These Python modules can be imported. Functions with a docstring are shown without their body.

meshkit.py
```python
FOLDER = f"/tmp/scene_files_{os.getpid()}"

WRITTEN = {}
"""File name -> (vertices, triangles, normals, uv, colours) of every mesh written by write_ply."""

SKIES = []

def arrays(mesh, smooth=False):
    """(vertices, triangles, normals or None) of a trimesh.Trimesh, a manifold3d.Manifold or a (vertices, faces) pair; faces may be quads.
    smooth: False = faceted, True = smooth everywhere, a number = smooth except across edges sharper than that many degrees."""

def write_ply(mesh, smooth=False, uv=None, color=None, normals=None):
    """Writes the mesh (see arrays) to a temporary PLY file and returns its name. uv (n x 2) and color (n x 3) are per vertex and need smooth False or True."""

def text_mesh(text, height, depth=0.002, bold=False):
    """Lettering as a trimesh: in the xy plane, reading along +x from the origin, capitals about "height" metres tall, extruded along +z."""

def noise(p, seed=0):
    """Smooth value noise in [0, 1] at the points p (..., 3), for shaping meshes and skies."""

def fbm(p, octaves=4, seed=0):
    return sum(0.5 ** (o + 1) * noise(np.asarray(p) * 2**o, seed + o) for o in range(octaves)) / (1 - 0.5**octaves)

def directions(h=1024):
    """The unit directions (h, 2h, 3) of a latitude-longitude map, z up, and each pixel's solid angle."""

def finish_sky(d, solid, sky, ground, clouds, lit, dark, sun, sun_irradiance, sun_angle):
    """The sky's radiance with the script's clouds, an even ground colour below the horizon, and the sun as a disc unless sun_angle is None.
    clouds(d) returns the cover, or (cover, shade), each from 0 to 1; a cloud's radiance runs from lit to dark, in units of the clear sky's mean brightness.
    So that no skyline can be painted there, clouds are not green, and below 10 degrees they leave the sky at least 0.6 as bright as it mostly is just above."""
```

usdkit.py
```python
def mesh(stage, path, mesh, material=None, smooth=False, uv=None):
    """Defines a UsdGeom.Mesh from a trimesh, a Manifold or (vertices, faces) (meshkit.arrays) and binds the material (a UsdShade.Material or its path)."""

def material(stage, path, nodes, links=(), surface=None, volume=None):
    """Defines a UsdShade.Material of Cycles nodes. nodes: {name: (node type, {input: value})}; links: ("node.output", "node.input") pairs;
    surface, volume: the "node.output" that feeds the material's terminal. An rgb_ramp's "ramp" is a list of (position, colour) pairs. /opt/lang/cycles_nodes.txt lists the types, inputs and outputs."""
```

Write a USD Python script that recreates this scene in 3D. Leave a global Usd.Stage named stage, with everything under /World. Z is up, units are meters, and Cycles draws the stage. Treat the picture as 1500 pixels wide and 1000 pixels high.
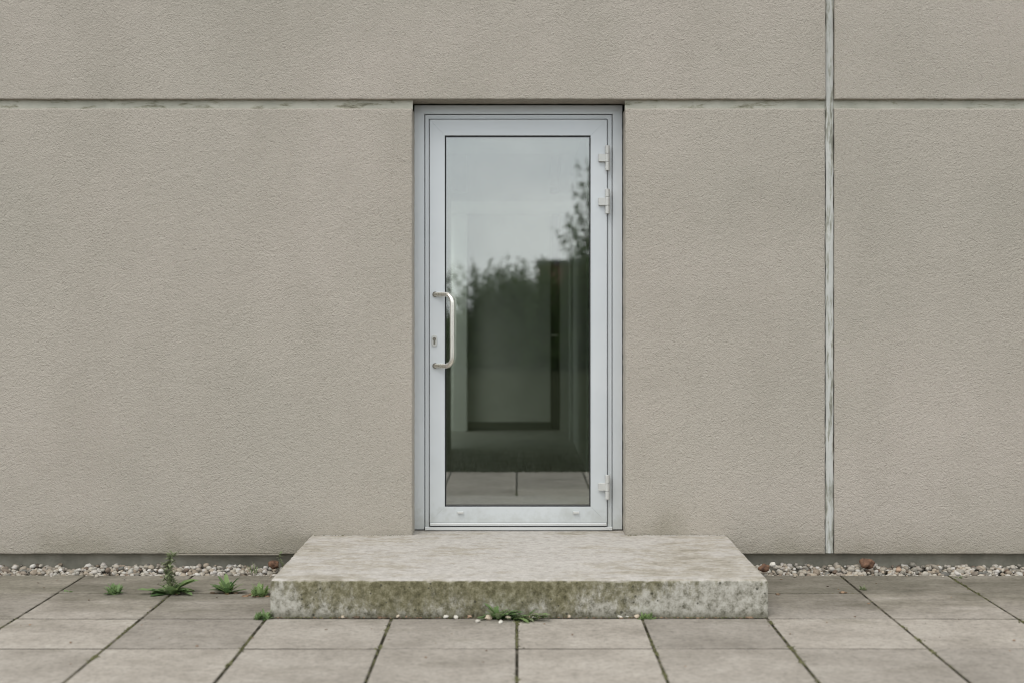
import math, random
import numpy as np, trimesh
import usdkit, meshkit
from pxr import Usd, UsdGeom, UsdLux, UsdShade, Gf, Sdf, Vt

stage = Usd.Stage.CreateInMemory()
UsdGeom.SetStageUpAxis(stage, 'Z'); UsdGeom.SetStageMetersPerUnit(stage, 1.0)
UsdGeom.Xform.Define(stage, '/World'); UsdGeom.Scope.Define(stage, '/World/Looks')
rnd = random.Random(11); rng = np.random.default_rng(11)

# ------------------------------------------------------------------ camera
F = 2083.33            # focal length in pixels of a 1500 pixel wide picture (50 mm on 36 mm)
D = 6.823              # camera to wall face
H = 1.2347             # eye height above the paving
VX, VY = 757.0, 452.0  # where the camera axis meets the picture
cam = UsdGeom.Camera.Define(stage, '/World/camera')
cam.AddTranslateOp().Set(Gf.Vec3d(0, -D, H)); cam.AddRotateXOp().Set(90.0)
cam.CreateFocalLengthAttr(50.0); cam.CreateHorizontalApertureAttr(36.0); cam.CreateVerticalApertureAttr(24.0)
cam.CreateHorizontalApertureOffsetAttr(-(VX - 750) / 1500 * 36)
cam.CreateVerticalApertureOffsetAttr(-(500 - VY) / 1500 * 36)
cam.CreateClippingRangeAttr(Gf.Vec2f(0.05, 2000))
cam.CreateFStopAttr(1.65); cam.CreateFocusDistanceAttr(D - 0.05)
cam.CreateExposureAttr(0.0)

# ------------------------------------------------------------------ sky and soft sun
SUN = np.array([-0.30, -0.50, 0.81]); SUN /= np.linalg.norm(SUN)
elev, rot = math.asin(SUN[2]), math.atan2(SUN[0], SUN[1])
sky = UsdLux.DomeLight.Define(stage, '/World/sky')
sky.CreateIntensityAttr(1.0)
sky.GetPrim().SetCustomDataByKey('kind', 'structure')
skym = usdkit.material(stage, '/World/Looks/overcast_sky', {
    'tc': ('texture_coordinate', {}),
    'map': ('mapping', {'scale': (1.3, 1.3, 4.5)}),
    'n': ('noise_texture', {'scale': 1.6, 'detail': 6.0, 'roughness': 0.55, 'distortion': 0.3}),
    'r': ('rgb_ramp', {'ramp': [(0.32, (11.0, 12.0, 12.9)), (0.5, (14.6, 15.2, 15.6)), (0.66, (18.2, 18.6, 18.8))]}),
    's': ('sky_texture', {'sky_type': 'single_scattering', 'sun_disc': False, 'sun_elevation': elev, 'sun_rotation': rot, 'aerosol_density': 2.0}),
    'mix': ('mix', {'mix_type': 'mix', 'fac': 0.9}),
    'bg': ('background_shader', {'strength': 0.1}),
}, [('tc.generated', 'map.vector'), ('map.vector', 'n.vector'), ('n.fac', 'r.fac'), ('s.color', 'mix.color1'), ('r.color', 'mix.color2'), ('mix.color', 'bg.color')], surface='bg.background')
UsdShade.MaterialBindingAPI.Apply(sky.GetPrim()).Bind(skym)
sun = UsdLux.DistantLight.Define(stage, '/World/sun')
sun.CreateIntensityAttr(0.35); sun.CreateAngleAttr(35.0); sun.CreateNormalizeAttr(True); sun.CreateColorAttr(Gf.Vec3f(1, 0.97, 0.92))
z = SUN; x_ = np.cross([0, 0, 1.0], z); x_ /= np.linalg.norm(x_); y_ = np.cross(z, x_)
sun.AddTransformOp().Set(Gf.Matrix4d(*x_, 0, *y_, 0, *z, 0, 0, 0, 0, 1))

# ------------------------------------------------------------------ helpers
used = {}
def numbered(parent, name):
    k = (parent, name); n = used.get(k, 0); used[k] = n + 1
    return f'{parent}/{name}' if n == 0 else f'{parent}/{name}_{n:03d}'
def tag(p, label=None, cat=None, group=None, kind=None):
    for k, v in (('label', label), ('category', cat), ('group', group), ('kind', kind)):
        if v: p.SetCustomDataByKey(k, v)
    return p
def thing(name, label, cat, loc=(0, 0, 0), group=None, kind=None):
    x = UsdGeom.Xform.Define(stage, numbered('/World', name)); x.AddTranslateOp().Set(Gf.Vec3d(*map(float, loc)))
    return tag(x.GetPrim(), label, cat, group, kind)
def obj(name, mesh, mat, parent=None, smooth=False, label=None):
    par = str(parent.GetPath()) if parent else '/World'
    p = usdkit.mesh(stage, numbered(par, name), mesh, '/World/Looks/' + mat, smooth).GetPrim()
    if label: p.SetCustomDataByKey('label', label)
    if mat in TONED:                                              # one random tone for each loose piece of the mesh
        lab = trimesh.graph.connected_component_labels(mesh.edges, node_count=len(mesh.vertices))
        UsdGeom.PrimvarsAPI(p).CreatePrimvar('tone', Sdf.ValueTypeNames.FloatArray, 'vertex').Set(Vt.FloatArray.FromNumpy(rng.random(lab.max() + 1).astype(np.float32)[lab]))
    return p
TONED = {'pebble_mix', 'litter_mix', 'moss', 'leaf_deep', 'leaf_mid', 'leaf_fresh', 'leaf_grey', 'leaf_dead', 'dry_grass', 'hedge_leaf', 'tree_leaf'}
cat = trimesh.util.concatenate
def hull(pts): return trimesh.convex.convex_hull(np.array(pts, float))
def cbox(x0, x1, y0, y1, z0, z1, c=0.002):
    """box with chamfered edges"""
    P = []
    for sx, a in ((1, x0), (-1, x1)):
        for sy, b in ((1, y0), (-1, y1)):
            for sz, d in ((1, z0), (-1, z1)):
                P += [(a, b + sy * c, d + sz * c), (a + sx * c, b, d + sz * c), (a + sx * c, b + sy * c, d)]
    return hull(P)
def box(x0, x1, y0, y1, z0, z1):
    m = trimesh.creation.box([x1 - x0, y1 - y0, z1 - z0]); m.apply_translation([(x0 + x1) / 2, (y0 + y1) / 2, (z0 + z1) / 2]); return m
def tube(path, r, n=14, caps=True):
    path = np.asarray(path, float); r = np.broadcast_to(r, len(path))
    t = np.gradient(path, axis=0); t /= np.linalg.norm(t, axis=1)[:, None]
    u = np.cross(t[0], [0.31, 0.2, 0.93]); u /= np.linalg.norm(u); V = []
    for k in range(len(path)):
        u = u - t[k] * (u @ t[k]); u /= np.linalg.norm(u); w = np.cross(t[k], u)
        a = np.arange(n) / n * 2 * np.pi
        V.append(path[k] + r[k] * (np.cos(a)[:, None] * u + np.sin(a)[:, None] * w))
    V = np.vstack(V); Fc = []
    for k in range(len(path) - 1):
        for i in range(n):
            j = (i + 1) % n; a, b, c, d = k * n + i, k * n + j, (k + 1) * n + j, (k + 1) * n + i
            Fc += [(a, b, c), (a, c, d)]
    if caps:
        V = np.vstack([V, path[0], path[-1]])
        for i in range(n):
            j = (i + 1) % n
            Fc += [(len(V) - 2, j, i), (len(V) - 1, (len(path) - 1) * n + i, (len(path) - 1) * n + j)]
    return trimesh.Trimesh(V, Fc, process=False)
def PX(px, Y=0.0): return (px - VX) * (D + Y) / F              # photo pixel to metres on an upright plane at depth Y
def PZ(py, Y=0.0): return H - (py - VY) * (D + Y) / F
def ground_at(px, py, z=0.0):
    Z = F * (H - z) / (py - VY); return np.array([(px - VX) * Z / F, Z - D, z])

# ------------------------------------------------------------------ materials
def mat(name, nodes, links, surface='p.BSDF'): return usdkit.material(stage, '/World/Looks/' + name, nodes, links, surface=surface)
def plain(name, col, rough=0.5, **kw): return mat(name, {'p': ('principled_bsdf', {'base_color': col, 'roughness': rough, **kw})}, [])

def stucco():
    n = {'g': ('geometry', {}),
         'big': ('noise_texture', {'scale': 0.9, 'detail': 5.0, 'roughness': 0.5}),
         'rb': ('rgb_ramp', {'ramp': [(0.36, (0.362, 0.331, 0.282)), (0.50, (0.384, 0.348, 0.298)), (0.64, (0.408, 0.366, 0.317))]}),
         'ms': ('mapping', {'scale': (1.6, 1.6, 0.9)}),
         'st': ('noise_texture', {'scale': 1.4, 'detail': 5.0, 'roughness': 0.6}),
         'rs': ('rgb_ramp', {'ramp': [(0.34, (0.90, 0.90, 0.89)), (0.56, (1.0, 1.0, 1.0))]}),
         'm1': ('mix', {'mix_type': 'multiply', 'fac': 0.6}),
         'n1': ('noise_texture', {'scale': 90.0, 'detail': 2.5, 'roughness': 0.6, 'distortion': 1.3}),
         'n2': ('noise_texture', {'scale': 170.0, 'detail': 2.0, 'roughness': 0.6}),
         'v': ('voronoi_texture', {'scale': 95.0, 'feature': 'smooth_f1', 'smoothness': 0.4}),
         'a1': ('math', {'math_type': 'multiply_add', 'value2': 0.45}),
         'a2': ('math', {'math_type': 'multiply_add', 'value2': -0.35}),
         'b': ('bump', {'strength': 1.0, 'distance': 0.0054}),
         'rc': ('rgb_ramp', {'ramp': [(0.42, (0.70, 0.70, 0.68)), (0.62, (0.98, 0.98, 0.98)), (0.85, (1.07, 1.07, 1.07))]}),
         'm2': ('mix', {'mix_type': 'multiply', 'fac': 0.9}),
         'sz': ('separate_xyz', {}), 'sp': ('math', {'math_type': 'multiply_add', 'value2': -0.55}), 'spo': ('math', {'math_type': 'add', 'value2': 0.22}), 'sr': ('rgb_ramp', {'ramp': [(0.0, (0.66, 0.66, 0.60)), (0.10, (0.90, 0.90, 0.88)), (0.22, (1, 1, 1))]}), 'm3': ('mix', {'mix_type': 'multiply', 'fac': 0.75}),
         'p': ('principled_bsdf', {'roughness': 0.9, 'specular_ior_level': 0.2})}
    l = [('g.position', x + '.vector') for x in ('big', 'n1', 'n2', 'v')] + [
        ('g.position', 'ms.vector'), ('ms.vector', 'st.vector'), ('big.fac', 'rb.fac'), ('st.fac', 'rs.fac'), ('rb.color', 'm1.color1'), ('rs.color', 'm1.color2'),
        ('n2.fac', 'a1.value1'), ('n1.fac', 'a1.value3'), ('v.distance', 'a2.value1'), ('a1.value', 'a2.value3'), ('a2.value', 'b.height'),
        ('a1.value', 'rc.fac'), ('m1.color', 'm2.color1'), ('rc.color', 'm2.color2'), ('g.position', 'sz.vector'), ('st.fac', 'sp.value1'), ('sz.z', 'sp.value3'), ('sp.value', 'spo.value1'), ('spo.value', 'sr.fac'), ('m2.color', 'm3.color1'), ('sr.color', 'm3.color2'), ('m3.color', 'p.base_color'), ('b.normal', 'p.normal')]
    mat('render_coat', n, l)
stucco()

def mottled(name, c0, c1, scale=8.0, rough=0.8, bump=0.002, bscale=120.0, spec=0.3, stretch=(1, 1, 1), lo=0.35, hi=0.65):
    mat(name, {'g': ('geometry', {}), 'm': ('mapping', {'scale': stretch}),
               'n': ('noise_texture', {'scale': scale, 'detail': 6.0, 'roughness': 0.6}),
               'r': ('rgb_ramp', {'ramp': [(lo, c0), (hi, c1)]}),
               'n2': ('noise_texture', {'scale': bscale, 'detail': 3.0, 'roughness': 0.6}),
               'b': ('bump', {'strength': 0.6, 'distance': bump}),
               'p': ('principled_bsdf', {'roughness': rough, 'specular_ior_level': spec})},
        [('g.position', 'm.vector'), ('m.vector', 'n.vector'), ('g.position', 'n2.vector'), ('n.fac', 'r.fac'), ('r.color', 'p.base_color'), ('n2.fac', 'b.height'), ('b.normal', 'p.normal')])
def sealant(name, c0, c1, stretch, dirt, d0=0.53):
    mat(name, {'g': ('geometry', {}), 'm': ('mapping', {'scale': stretch}), 'n': ('noise_texture', {'scale': 5.0, 'detail': 7.0, 'roughness': 0.65}), 'r': ('rgb_ramp', {'ramp': [(0.3, c0), (0.6, c1)]}),
               'm2': ('mapping', {'scale': dirt}), 'n2': ('noise_texture', {'scale': 1.0, 'detail': 5.0, 'roughness': 0.7}), 'r2': ('rgb_ramp', {'ramp': [(d0, (1, 1, 1)), (d0 + 0.06, (0.66, 0.65, 0.58)), (d0 + 0.13, (0.30, 0.29, 0.23))]}),
               'x': ('mix', {'mix_type': 'multiply', 'fac': 0.85}), 'n3': ('noise_texture', {'scale': 160.0, 'detail': 3.0}), 'b': ('bump', {'strength': 0.4, 'distance': 0.0015}), 'p': ('principled_bsdf', {'roughness': 0.8, 'specular_ior_level': 0.3})},
        [('g.position', 'm.vector'), ('m.vector', 'n.vector'), ('n.fac', 'r.fac'), ('g.position', 'm2.vector'), ('m2.vector', 'n2.vector'), ('n2.fac', 'r2.fac'), ('r.color', 'x.color1'), ('r2.color', 'x.color2'), ('x.color', 'p.base_color'), ('g.position', 'n3.vector'), ('n3.fac', 'b.height'), ('b.normal', 'p.normal')])
sealant('joint_sealant', (0.40, 0.395, 0.33), (0.53, 0.515, 0.44), (1.3, 1, 1.3), (7.0, 1.0, 26.0))
sealant('joint_sealant_upright', (0.38, 0.385, 0.36), (0.50, 0.50, 0.47), (2, 1, 1.2), (40.0, 1.0, 5.0), 0.49)
mottled('joint_dirt', (0.05, 0.05, 0.04), (0.10, 0.10, 0.08), 20)
mottled('plinth_concrete', (0.20, 0.19, 0.15), (0.32, 0.30, 0.245), 9.0, bump=0.002)
mottled('soil', (0.035, 0.032, 0.022), (0.085, 0.075, 0.05), 30.0, bump=0.006, bscale=200)
mottled('joint_fill', (0.022, 0.019, 0.012), (0.16, 0.14, 0.11), 9.0, bump=0.004, bscale=200, lo=0.48, hi=0.68, spec=0.1)
mottled('brick_red', (0.13, 0.078, 0.056), (0.20, 0.125, 0.09), 4.0)
mottled('interior_white', (0.70, 0.72, 0.69), (0.76, 0.78, 0.75), 3.0, bump=0.0005)
mottled('interior_grey', (0.50, 0.51, 0.47), (0.56, 0.57, 0.53), 3.0, bump=0.0005)
mottled('interior_floor', (0.28, 0.28, 0.255), (0.36, 0.36, 0.335), 8.0, rough=0.45, bump=0.0005)
mottled('interior_taupe', (0.54, 0.55, 0.51), (0.60, 0.61, 0.57), 3.0, bump=0.0005)
plain('skirting_grey', (0.07, 0.075, 0.065), 0.6)
plain('interior_dark', (0.03, 0.035, 0.03), 0.6)
mottled('lawn', (0.020, 0.023, 0.013), (0.036, 0.040, 0.023), 2.0, bump=0.03, bscale=40, spec=0.0, rough=1.0)
mottled('bark', (0.06, 0.045, 0.03), (0.12, 0.09, 0.06), 12.0, bump=0.01, bscale=60)
mottled('roof_felt', (0.10, 0.10, 0.10), (0.16, 0.16, 0.16), 6)

# powder-coated aluminium, faint orange peel and handling marks
mat('silver_paint', {'g': ('geometry', {}), 'n': ('noise_texture', {'scale': 3.0, 'detail': 4.0}), 'r': ('rgb_ramp', {'ramp': [(0.3, (0.565, 0.59, 0.605)), (0.7, (0.61, 0.63, 0.64))]}),
                     'n2': ('noise_texture', {'scale': 900.0, 'detail': 1.0}), 'b': ('bump', {'strength': 0.15, 'distance': 0.0004}),
                     'sx': ('separate_xyz', {}), 'gn': ('noise_texture', {'scale': 14.0, 'detail': 7.0, 'roughness': 0.7}), 'ga': ('math', {'math_type': 'multiply_add', 'value2': -0.35}), 'gr': ('rgb_ramp', {'ramp': [(0.0, (0.70, 0.69, 0.62)), (0.08, (0.93, 0.93, 0.90)), (0.35, (1, 1, 1))]}), 'gm': ('mix', {'mix_type': 'multiply', 'fac': 0.55}),
                     'rr': ('rgb_ramp', {'ramp': [(0.3, (0.34,) * 3), (0.7, (0.46,) * 3)]}),
                     'p': ('principled_bsdf', {'metallic': 0.25, 'specular_ior_level': 0.4})},
    [('g.position', 'n.vector'), ('g.position', 'n2.vector'), ('n.fac', 'r.fac'), ('n.fac', 'rr.fac'), ('rr.color', 'p.roughness'), ('g.position', 'sx.vector'), ('g.position', 'gn.vector'), ('gn.fac', 'ga.value1'), ('sx.z', 'ga.value3'), ('ga.value', 'gr.fac'), ('r.color', 'gm.color1'), ('gr.color', 'gm.color2'), ('gm.color', 'p.base_color'), ('n2.fac', 'b.height'), ('b.normal', 'p.normal')])
plain('hinge_paint', (0.53, 0.53, 0.505), 0.36, metallic=0.25)
mat('brushed_steel', {'g': ('geometry', {}), 'm': ('mapping', {'scale': (400, 400, 8)}), 'n': ('noise_texture', {'scale': 1.0, 'detail': 3.0}), 'rr': ('rgb_ramp', {'ramp': [(0.3, (0.24,) * 3), (0.7, (0.38,) * 3)]}),
                      'p': ('principled_bsdf', {'base_color': (0.80, 0.77, 0.70), 'metallic': 1.0})},
    [('g.position', 'm.vector'), ('m.vector', 'n.vector'), ('n.fac', 'rr.fac'), ('rr.color', 'p.roughness')])
plain('dark_brass', (0.20, 0.19, 0.16), 0.4, metallic=0.8)
plain('rubber', (0.012, 0.013, 0.013), 0.6)
plain('mill_aluminium', (0.62, 0.63, 0.62), 0.38, metallic=0.6)
# coated, slightly green insulating glass: both faces of the pane carry half of the reflection
mat('coated_glass', {'t': ('transparent_bsdf', {'color': (0.845, 0.888, 0.842)}), 'g': ('glossy_bsdf', {'color': (1.0, 1.0, 1.0), 'roughness': 0.0}), 'm': ('mix_closure', {'fac': 0.215})},
    [('t.BSDF', 'm.closure1'), ('g.BSDF', 'm.closure2')], surface='m.closure')

def step_concrete():
    """cast concrete: pale pinkish worn top, front with olive algae that starts under the edge, pores"""
    n = {'g': ('geometry', {}), 'sx': ('separate_xyz', {}), 'sn': ('separate_xyz', {}),
         'n1': ('noise_texture', {'scale': 36.0, 'detail': 6.0, 'roughness': 0.75}),
         'base': ('rgb_ramp', {'ramp': [(0.3, (0.305, 0.280, 0.250)), (0.5, (0.41, 0.380, 0.344)), (0.7, (0.51, 0.475, 0.438))]}),
         'mt': ('mapping', {'scale': (0.8, 1.5, 1.0)}),
         'nt': ('noise_texture', {'scale': 3.0, 'detail': 12.0, 'roughness': 0.8}),
         'rt': ('rgb_ramp', {'ramp': [(0.36, (0.50, 0.47, 0.38)), (0.45, (0.80, 0.775, 0.70)), (0.53, (1, 1, 1))]}),
         'tx': ('map_range', {'from_min': 0.2, 'from_max': 0.95, 'to_min': 0.04, 'to_max': -0.045, 'clamp': True}), 'ta': ('math', {'math_type': 'add'}), 'top': ('mix', {'mix_type': 'multiply', 'fac': 0.85}),
         # front face
         'fn': ('noise_texture', {'scale': 38.0, 'detail': 6.0, 'roughness': 0.8}),
         'fbase': ('rgb_ramp', {'ramp': [(0.36, (0.12, 0.113, 0.082)), (0.47, (0.30, 0.285, 0.24)), (0.60, (0.43, 0.41, 0.36))]}),
         'mf': ('mapping', {'scale': (1.0, 1.0, 0.55)}),
         'an': ('noise_texture', {'scale': 8.0, 'detail': 12.0, 'roughness': 0.82}),
         'xs': ('math', {'math_type': 'multiply', 'value2': 0.9}),
         'xa': ('math', {'math_type': 'absolute'}),
         'xo': ('math', {'math_type': 'add', 'value2': 0.22}),
         'xr': ('map_range', {'from_min': 0.35, 'from_max': 1.1, 'to_min': 0.10, 'to_max': -0.13, 'clamp': True}),
         'zr': ('map_range', {'from_min': 0.0, 'from_max': 0.15, 'to_min': -0.10, 'to_max': 0.10, 'clamp': True}),
         's1': ('math', {'math_type': 'add'}), 's2': ('math', {'math_type': 'add'}),
         'ar': ('rgb_ramp', {'ramp': [(0.47, (0, 0, 0)), (0.53, (0.72,) * 3), (0.62, (0.97, 0.97, 0.97))]}),
         'algae': ('rgb_ramp', {'ramp': [(0.35, (0.06, 0.055, 0.028)), (0.5, (0.135, 0.122, 0.066)), (0.65, (0.26, 0.24, 0.16))]}),
         'front': ('mix', {'mix_type': 'mix'}),
         'v': ('voronoi_texture', {'scale': 34.0, 'randomness': 1.0}),
         'vs': ('noise_texture', {'scale': 8.0, 'detail': 2.0}),
         'vt': ('map_range', {'from_min': 0.45, 'from_max': 0.75, 'to_min': 0.05, 'to_max': 0.33, 'clamp': True}),
         'vl': ('math', {'math_type': 'less_than'}),
         'pore': ('mix', {'mix_type': 'mix', 'color2': (0.045, 0.043, 0.030)}),
         'pf': ('math', {'math_type': 'multiply', 'value2': 0.8}),
         'dz': ('math', {'math_type': 'multiply_add', 'value2': 0.055}), 'dr': ('rgb_ramp', {'ramp': [(0.028, (0.42, 0.41, 0.34)), (0.06, (1, 1, 1))]}), 'damp': ('mix', {'mix_type': 'multiply', 'fac': 0.85}),
         'up': ('map_range', {'from_min': 0.35, 'from_max': 0.75, 'clamp': True}),
         'side': ('mix', {'mix_type': 'mix'}),
         'bn': ('noise_texture', {'scale': 130.0, 'detail': 5.0, 'roughness': 0.65}),
         'bm': ('math', {'math_type': 'multiply_add', 'value2': -0.6}),
         'b': ('bump', {'strength': 0.7, 'distance': 0.003}),
         'p': ('principled_bsdf', {'roughness': 0.88, 'specular_ior_level': 0.25})}
    l = [('g.position', k + '.vector') for k in ('n1', 'mt', 'mf', 'v', 'vs', 'bn', 'sx', 'fn')] + [
        ('mt.vector', 'nt.vector'), ('n1.fac', 'base.fac'), ('xa.value', 'tx.value'), ('nt.fac', 'ta.value1'), ('tx.result', 'ta.value2'), ('ta.value', 'rt.fac'), ('base.color', 'top.color1'), ('rt.color', 'top.color2'),
        ('fn.fac', 'fbase.fac'), ('mf.vector', 'an.vector'), ('sx.x', 'xo.value1'), ('xo.value', 'xa.value1'), ('xa.value', 'xr.value'), ('sx.z', 'zr.value'),
        ('an.fac', 's1.value1'), ('xr.result', 's1.value2'), ('s1.value', 's2.value1'), ('zr.result', 's2.value2'), ('s2.value', 'ar.fac'),
        ('fn.fac', 'algae.fac'), ('ar.color', 'front.fac'), ('fbase.color', 'front.color1'), ('algae.color', 'front.color2'),
        ('vs.fac', 'vt.value'), ('v.distance', 'vl.value1'), ('vt.result', 'vl.value2'), ('vl.value', 'pf.value1'), ('pf.value', 'pore.fac'), ('front.color', 'pore.color1'),
        ('g.normal', 'sn.vector'), ('sn.z', 'up.value'), ('up.result', 'side.fac'), ('an.fac', 'dz.value1'), ('sx.z', 'dz.value3'), ('dz.value', 'dr.fac'), ('pore.color', 'damp.color1'), ('dr.color', 'damp.color2'), ('damp.color', 'side.color1'), ('top.color', 'side.color2'),
        ('side.color', 'p.base_color'), ('vl.value', 'bm.value1'), ('bn.fac', 'bm.value3'), ('bm.value', 'b.height'), ('b.normal', 'p.normal')]
    mat('cast_concrete', n, l)
step_concrete()

def slab_mat(name, tone, seed):
    n = {'g': ('geometry', {}), 'off': ('mapping', {'location': (seed * 3.7, seed * 1.9, 0.0)}),
         'n1': ('noise_texture', {'scale': 3.0, 'detail': 9.0, 'roughness': 0.72}),
         'c1': ('rgb_ramp', {'ramp': [(0.32, tuple(np.array((0.215, 0.190, 0.158)) * tone)), (0.52, tuple(np.array((0.305, 0.272, 0.232)) * tone)), (0.7, tuple(np.array((0.37, 0.335, 0.29)) * tone))]}),
         'n2': ('noise_texture', {'scale': 38.0, 'detail': 6.0, 'roughness': 0.88}),
         'c2': ('rgb_ramp', {'ramp': [(0.36, (0.58,) * 3), (0.5, (1, 1, 1)), (0.66, (1.22,) * 3)]}),
         'm1': ('mix', {'mix_type': 'multiply', 'fac': 0.8}),
         # damp dark patches, mostly on the rows beside the building
         'sx': ('separate_xyz', {}), 'yr': ('map_range', {'from_min': -1.35, 'from_max': -0.55, 'to_min': -0.12, 'to_max': 0.17, 'clamp': True}),
         'ms': ('mapping', {'scale': (0.7, 1.9, 1.0)}),
         'n3': ('noise_texture', {'scale': 2.3, 'detail': 9.0, 'roughness': 0.7}),
         's': ('math', {'math_type': 'add'}),
         'r3': ('rgb_ramp', {'ramp': [(0.46, (1, 1, 1)), (0.60, (0.70, 0.70, 0.655)), (0.74, (0.48, 0.485, 0.43))]}),
         'm2': ('mix', {'mix_type': 'multiply', 'fac': 0.9}),
         'bn': ('noise_texture', {'scale': 150.0, 'detail': 4.0, 'roughness': 0.65}),
         'b': ('bump', {'strength': 0.55, 'distance': 0.0022}),
         'p': ('principled_bsdf', {'roughness': 0.86, 'specular_ior_level': 0.25})}
    l = [('g.position', 'off.vector'), ('off.vector', 'n1.vector'), ('g.position', 'n2.vector'), ('n1.fac', 'c1.fac'), ('n2.fac', 'c2.fac'), ('c1.color', 'm1.color1'), ('c2.color', 'm1.color2'),
         ('g.position', 'sx.vector'), ('sx.y', 'yr.value'), ('g.position', 'ms.vector'), ('ms.vector', 'n3.vector'), ('n3.fac', 's.value1'), ('yr.result', 's.value2'), ('s.value', 'r3.fac'),
         ('m1.color', 'm2.color1'), ('r3.color', 'm2.color2'), ('m2.color', 'p.base_color'), ('g.position', 'bn.vector'), ('bn.fac', 'b.height'), ('b.normal', 'p.normal')]
    mat(name, n, l)
for k, t in enumerate((0.86, 0.98, 1.06, 0.94)): slab_mat(f'paving_concrete_{k}', t, k)

def island(name, ramp, rough=0.7, scale=60.0, bump=0.001, spec=0.3):
    """colour per loose piece of one mesh, with a little grain"""
    mat(name, {'g': ('geometry', {}), 't': ('attribute', {'attribute': 'tone'}), 'r': ('rgb_ramp', {'ramp': ramp}), 'n': ('noise_texture', {'scale': scale, 'detail': 4.0, 'roughness': 0.6}), 'rn': ('rgb_ramp', {'ramp': [(0.3, (0.75,) * 3), (0.65, (1.08,) * 3)]}),
               'm': ('mix', {'mix_type': 'multiply', 'fac': 0.8}), 'b': ('bump', {'strength': 0.5, 'distance': bump}), 'p': ('principled_bsdf', {'roughness': rough, 'specular_ior_level': spec})},
        [('t.fac', 'r.fac'), ('g.position', 'n.vector'), ('n.fac', 'rn.fac'), ('r.color', 'm.color1'), ('rn.color', 'm.color2'), ('m.color', 'p.base_color'), ('n.fac', 'b.height'), ('b.normal', 'p.normal')])
island('pebble_mix', [(0.0, (0.44, 0.41, 0.355)), (0.15, (0.33, 0.29, 0.23)), (0.30, (0.50, 0.47, 0.43)), (0.42, (0.22, 0.175, 0.13)), (0.54, (0.36, 0.30, 0.23)), (0.64, (0.13, 0.125, 0.11)), (0.75, (0.42, 0.375, 0.31)), (0.86, (0.12, 0.08, 0.055)), (0.93, (0.26, 0.24, 0.20)), (1.0, (0.55, 0.52, 0.47))])
island('litter_mix', [(0.0, (0.06, 0.045, 0.03)), (0.5, (0.14, 0.09, 0.055)), (1.0, (0.28, 0.18, 0.11))])
island('moss', [(0.0, (0.06, 0.058, 0.024)), (0.6, (0.105, 0.105, 0.042)), (1.0, (0.15, 0.14, 0.075))], rough=0.95, bump=0.002, scale=300)
mottled('pebble_white', (0.46, 0.43, 0.37), (0.60, 0.57, 0.51), 40, bump=0.0006, bscale=200)
mottled('pebble_buff', (0.42, 0.34, 0.25), (0.54, 0.46, 0.36), 40, bump=0.0006, bscale=200)
mottled('pebble_brown', (0.26, 0.17, 0.11), (0.40, 0.28, 0.20), 40, bump=0.0006, bscale=200)
mottled('rust_stone', (0.06, 0.032, 0.022), (0.20, 0.11, 0.066), 45, bump=0.003, bscale=90)

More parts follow.
